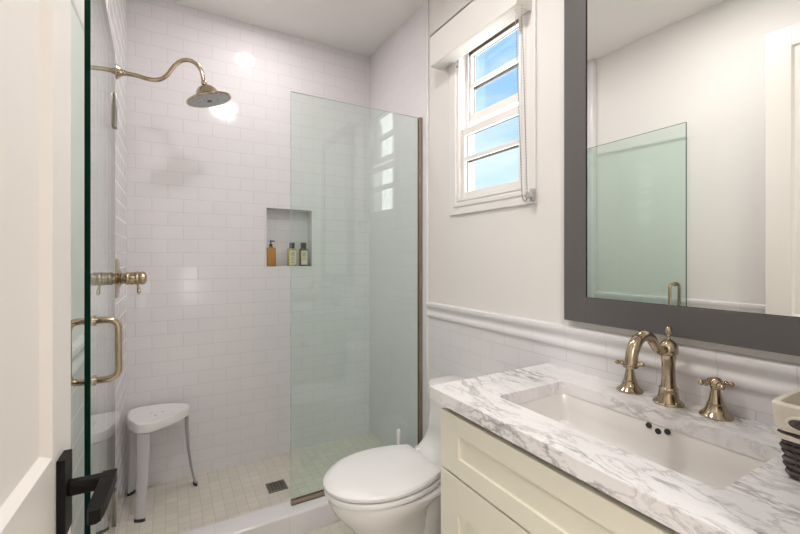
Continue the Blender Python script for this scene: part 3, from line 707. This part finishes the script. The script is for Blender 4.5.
# floor closing
loft(b, [sr(.10, .730, .03), sr(.12, .7297, .015), ], False, True)
loft(b, [sr(.10, .718, .03), sr(.12, .7178, .015)], False, True)
obj('basin', b, M['sinkp'], sk, True, True)
b = BM()
for yy, zz in ((.598, .829), (.574, .822), (.551, .829)):
    lathe(b, [(.0075, 0), (.0075, .0035)], (SX1 - .0035, yy, zz - .012 + .006), (1, 0, 0), 18)
obj('overflow_holes', b, M['rubber'], sk, True)
b = BM(); lathe(b, [(.030, 0), (.030, .003), (.022, .0045), (.020, .003)], ((SX0 + SX1) / 2 + .02, .597, .7300), n=28); obj('drain_ring', b, M['nickel'], sk, True); rebase(sk)

# ---------------------------------------------------------------- widespread faucet
fc = thing('faucet', 'warm nickel widespread faucet with curved spout and two cross handles', 'faucet', (1.205, .590, CZ1))
FX, FY = 1.205, .590
b = BM(); lathe(b, [(.037, 0), (.0375, .003), (.035, .007), (.029, .0065), (.0255, .019), (.0235, .030), (.0225, .040), (.0235, .042), (.0225, .045), (.0195, .047), (.0175, .060), (.0163, .080), (.0160, .098), (.0172, .118), (.0185, .132), (.0185, .136), (.0225, .139), (.0240, .144), (.0240, .152), (.0222, .162), (.018, .170), (.011, .176), (.006, .178), (.0040, .181), (.0040, .187), (.0060, .189), (.0045, .192), (.007, .196), (.0088, .201), (.0090, .206), (.0075, .211), (.004, .2145), (.001, .2155)], (FX, FY, CZ1), n=36)
obj('spout_body', b, M['nickel'], fc, True)
b = BM()
sp = [(FX - .012, FY, 1.024), (FX - .030, FY, 1.021), (FX - .046, FY, 1.022), (FX - .062, FY, 1.032), (FX - .078, FY, 1.049), (FX - .095, FY, 1.063), (FX - .118, FY, 1.070), (FX - .143, FY, 1.066), (FX - .165, FY, 1.050), (FX - .178, FY, 1.026), (FX - .183, FY, .996)]
pp = smooth_path(sp, 5); nn = len(pp)
tube(b, pp, [.0105 + .0045 * min(1, k / nn * 1.3) for k in range(nn)], 18)
lathe(b, [(.0145, 0), (.0175, .002), (.0175, .007), (.0145, .009)], (FX - .183, FY, .994), n=24)
obj('spout', b, M['nickel'], fc, True)
def cross(x, y, rot, hs):
    b = BM(); lathe(b, [(.0355, 0), (.0365, .003), (.034, .007), (.027, .012), (.0225, .020), (.0195, .030), (.0195, .033), (.0170, .035), (.0140, .050), (.0115, .064), (.0105, .070), (.0125, .072), (.0135, .076)], (x, y, CZ1), n=30)
    h = obj('handle_base', b, M['nickel'], fc, True)
    b = BM(); zc = CZ1 + .084
    lathe(b, [(.011, -.010), (.0150, -.006), (.0160, .002), (.0150, .008), (.010, .014), (.003, .016)], (x, y, zc), n=24)
    for k in range(4):
        a = rot + k * PI / 2; d = Vector((math.cos(a), math.sin(a), 0)); c = Vector((x, y, zc))
        tube(b, [c + d * .008, c + d * .016, c + d * .019, c + d * .024, c + d * .027, c + d * .029], [.005, .0052, .0080, .0080, .0045, .0045], 12)
        ball(b, c + d * .033, .0070, 12)
    obj('cross_handle', b, M['nickel'], h, True)
cross(1.215, .704, .55, 1); cross(1.212, .481, .75, 1)
rebase(fc)

# ---------------------------------------------------------------- mirror
mr = thing('wall_mirror', 'large wall mirror in a wide flat dark grey frame above the vanity', 'mirror', (XR, .597, 1.05))
MY0, MY1, MZ0, MZ1, fw = .238, .956, 1.052, 2.36, .087
b = BM(); ring_boxes(b, XR - .030, XR, MY0, MY1, MZ0, MZ1, fw, .0015); obj('frame', b, M['grey'], mr)
b = BM(); ring_boxes(b, XR - .028, XR - .008, MY0 + fw - .001, MY1 - fw + .001, MZ0 + fw - .001, MZ1 - fw + .001, .0025, .0005); obj('inner_lip', b, M['black'], mr)
b = BM(); box(b, (XR - .025, MY0 + fw - .006, MZ0 + fw - .006), (XR - .019, MY1 - fw + .006, MZ1 - fw + .006)); obj('mirror_glass', b, M['mirror'], mr); rebase(mr)

# ---------------------------------------------------------------- wicker basket
bk = thing('wicker_basket', 'dark wicker basket with folded cream cloth liner at the counter end', 'basket', (1.13, .21, CZ1))
BX0, BX1, BY0, BY1 = .976, 1.20, .116, .296
def bring(f, z, e=0):
    i = .013 * (1 - f)
    return rrect(BX0 + i - e, BX1 - i + e, BY0 + i - e, BY1 - i + e, z, .016, 4)
bh = .135
b = BM()
loft(b, [bring(0, CZ1 + .004, -.004), bring(1, CZ1 + bh - .004, -.004), bring(1, CZ1 + bh - .004, -.007), bring(0.1, CZ1 + .010, -.008)], True, True)
rows = 9
def dense(r, m=6):
    out = []
    for i in range(len(r)):
        a, c = r[i], r[(i + 1) % len(r)]; k = max(1, int((c - a).length / .006))
        for j in range(k): out.append(a.lerp(c, j / k))
    return out
for k in range(rows):
    f = (k + .5) / rows * .78; z = CZ1 + .005 + f * bh
    base = dense(bring(f, z, .0012)); cc = Vector(((BX0 + BX1) / 2, (BY0 + BY1) / 2, z)); s_ = 0; pts = []; pv = base[0]
    per = 2 * .013
    for q in base:
        s_ += (q - pv).length; pv = q
        d = (q - cc); d.z = 0; d.normalize(); w = math.sin(2 * PI * s_ / .034 + PI * (k % 2)) * .0022
        pts.append(q + d * w)
    tube(b, pts, .0046, 6, closed=True)
base = dense(bring(0, 0)); top = dense(bring(1, 0)); acc = 0
L = 0
for i in range(0, len(bring(0, 0))):
    pass
for k in range(28):
    i0 = int(k / 28 * len(base)); i1 = int(k / 28 * len(top))
    tube(b, [base[i0] + Vector((0, 0, CZ1 + .003)), top[i1] + Vector((0, 0, CZ1 + bh * .95))], .0022, 6)
obj('woven_body', b, M['wicker'], bk, True)
b = BM()
loft(b, [bring(.655, CZ1 + bh * .655, .0045), bring(.665, CZ1 + bh * .665, .006), bring(1, CZ1 + bh + .001, .006), bring(1, CZ1 + bh + .006, .002), bring(1, CZ1 + bh + .004, -.004), bring(.9, CZ1 + bh - .01, -.009), bring(.1, CZ1 + .014, -.012)], False, True)
ln = obj('cloth_liner', b, M['cloth'], bk, True)
b = BM(); loft(b, [bring(.535, CZ1 + bh * .535, .004), bring(.54, CZ1 + bh * .54, .0075), bring(.60, CZ1 + bh * .60, .0075), bring(.605, CZ1 + bh * .605, .004)], False, False); obj('cloth_band', b, M['cloth'], bk, True)
for cx_, nx_ in ((BX0 - .0075, -1),):
    b = BM(); pts = []
    for k in range(20):
        a = 2 * PI * k / 20; pts.append((cx_ + .003 * math.sin(a) * -1 * 0 + .002, .256 + .020 * math.cos(a), CZ1 + .108 + .011 * math.sin(a)))
    tube(b, pts, .0035, 8, closed=True); hr = obj('handle_rim', b, M['cloth'], bk, True)
    b = BM(); loft(b, [[Vector((x_, .256 + .018 * math.cos(2 * PI * k / 20), CZ1 + .108 + .009 * math.sin(2 * PI * k / 20))) for k in range(20)] for x_ in (BX0 - .0085, BX0 - .003)]); obj('handle_hole', b, M['wicker'], hr)
rebase(bk)

# ---------------------------------------------------------------- ceiling lamps: shower one inferred, room and hall ones added as unseen fill
def lamp(name, label, x, y, r, dpt):
    t = thing(name, label, 'ceiling light', (x, y, ZC))
    b = BM(); lathe(b, [(r + .018, 0), (r + .018, -.006), (r, -.010), (r, -.004)], (x, y, ZC), n=36); obj('trim_ring', b, M['wframe'], t, True)
    b = BM(); lathe(b, [(r, -.001), (r, -dpt), (r * .7, -dpt - .001)], (x, y, ZC), n=36); obj('diffuser', b, M['lamp'], t, True); rebase(t)
lamp('recessed_light', 'round recessed white ceiling light over the shower', .47, 2.18, .045, .008)
lamp('recessed_light', 'unseen round recessed fill light added in the middle of the bathroom', .45, 1.0, .06, .008)
lamp('hall_fill_lamp', 'wide round unseen fill light added just outside the doorway', .30, -.46, .31, .06)
lamp('hall_fill_lamp', 'round unseen fill light added on the right side of the hall beyond the doorway', 1.45, -1.4, .17, .06)
lamp('hall_fill_lamp', 'round unseen fill light added on the left side of the hall beyond the doorway', -.75, -1.4, .17, .06)
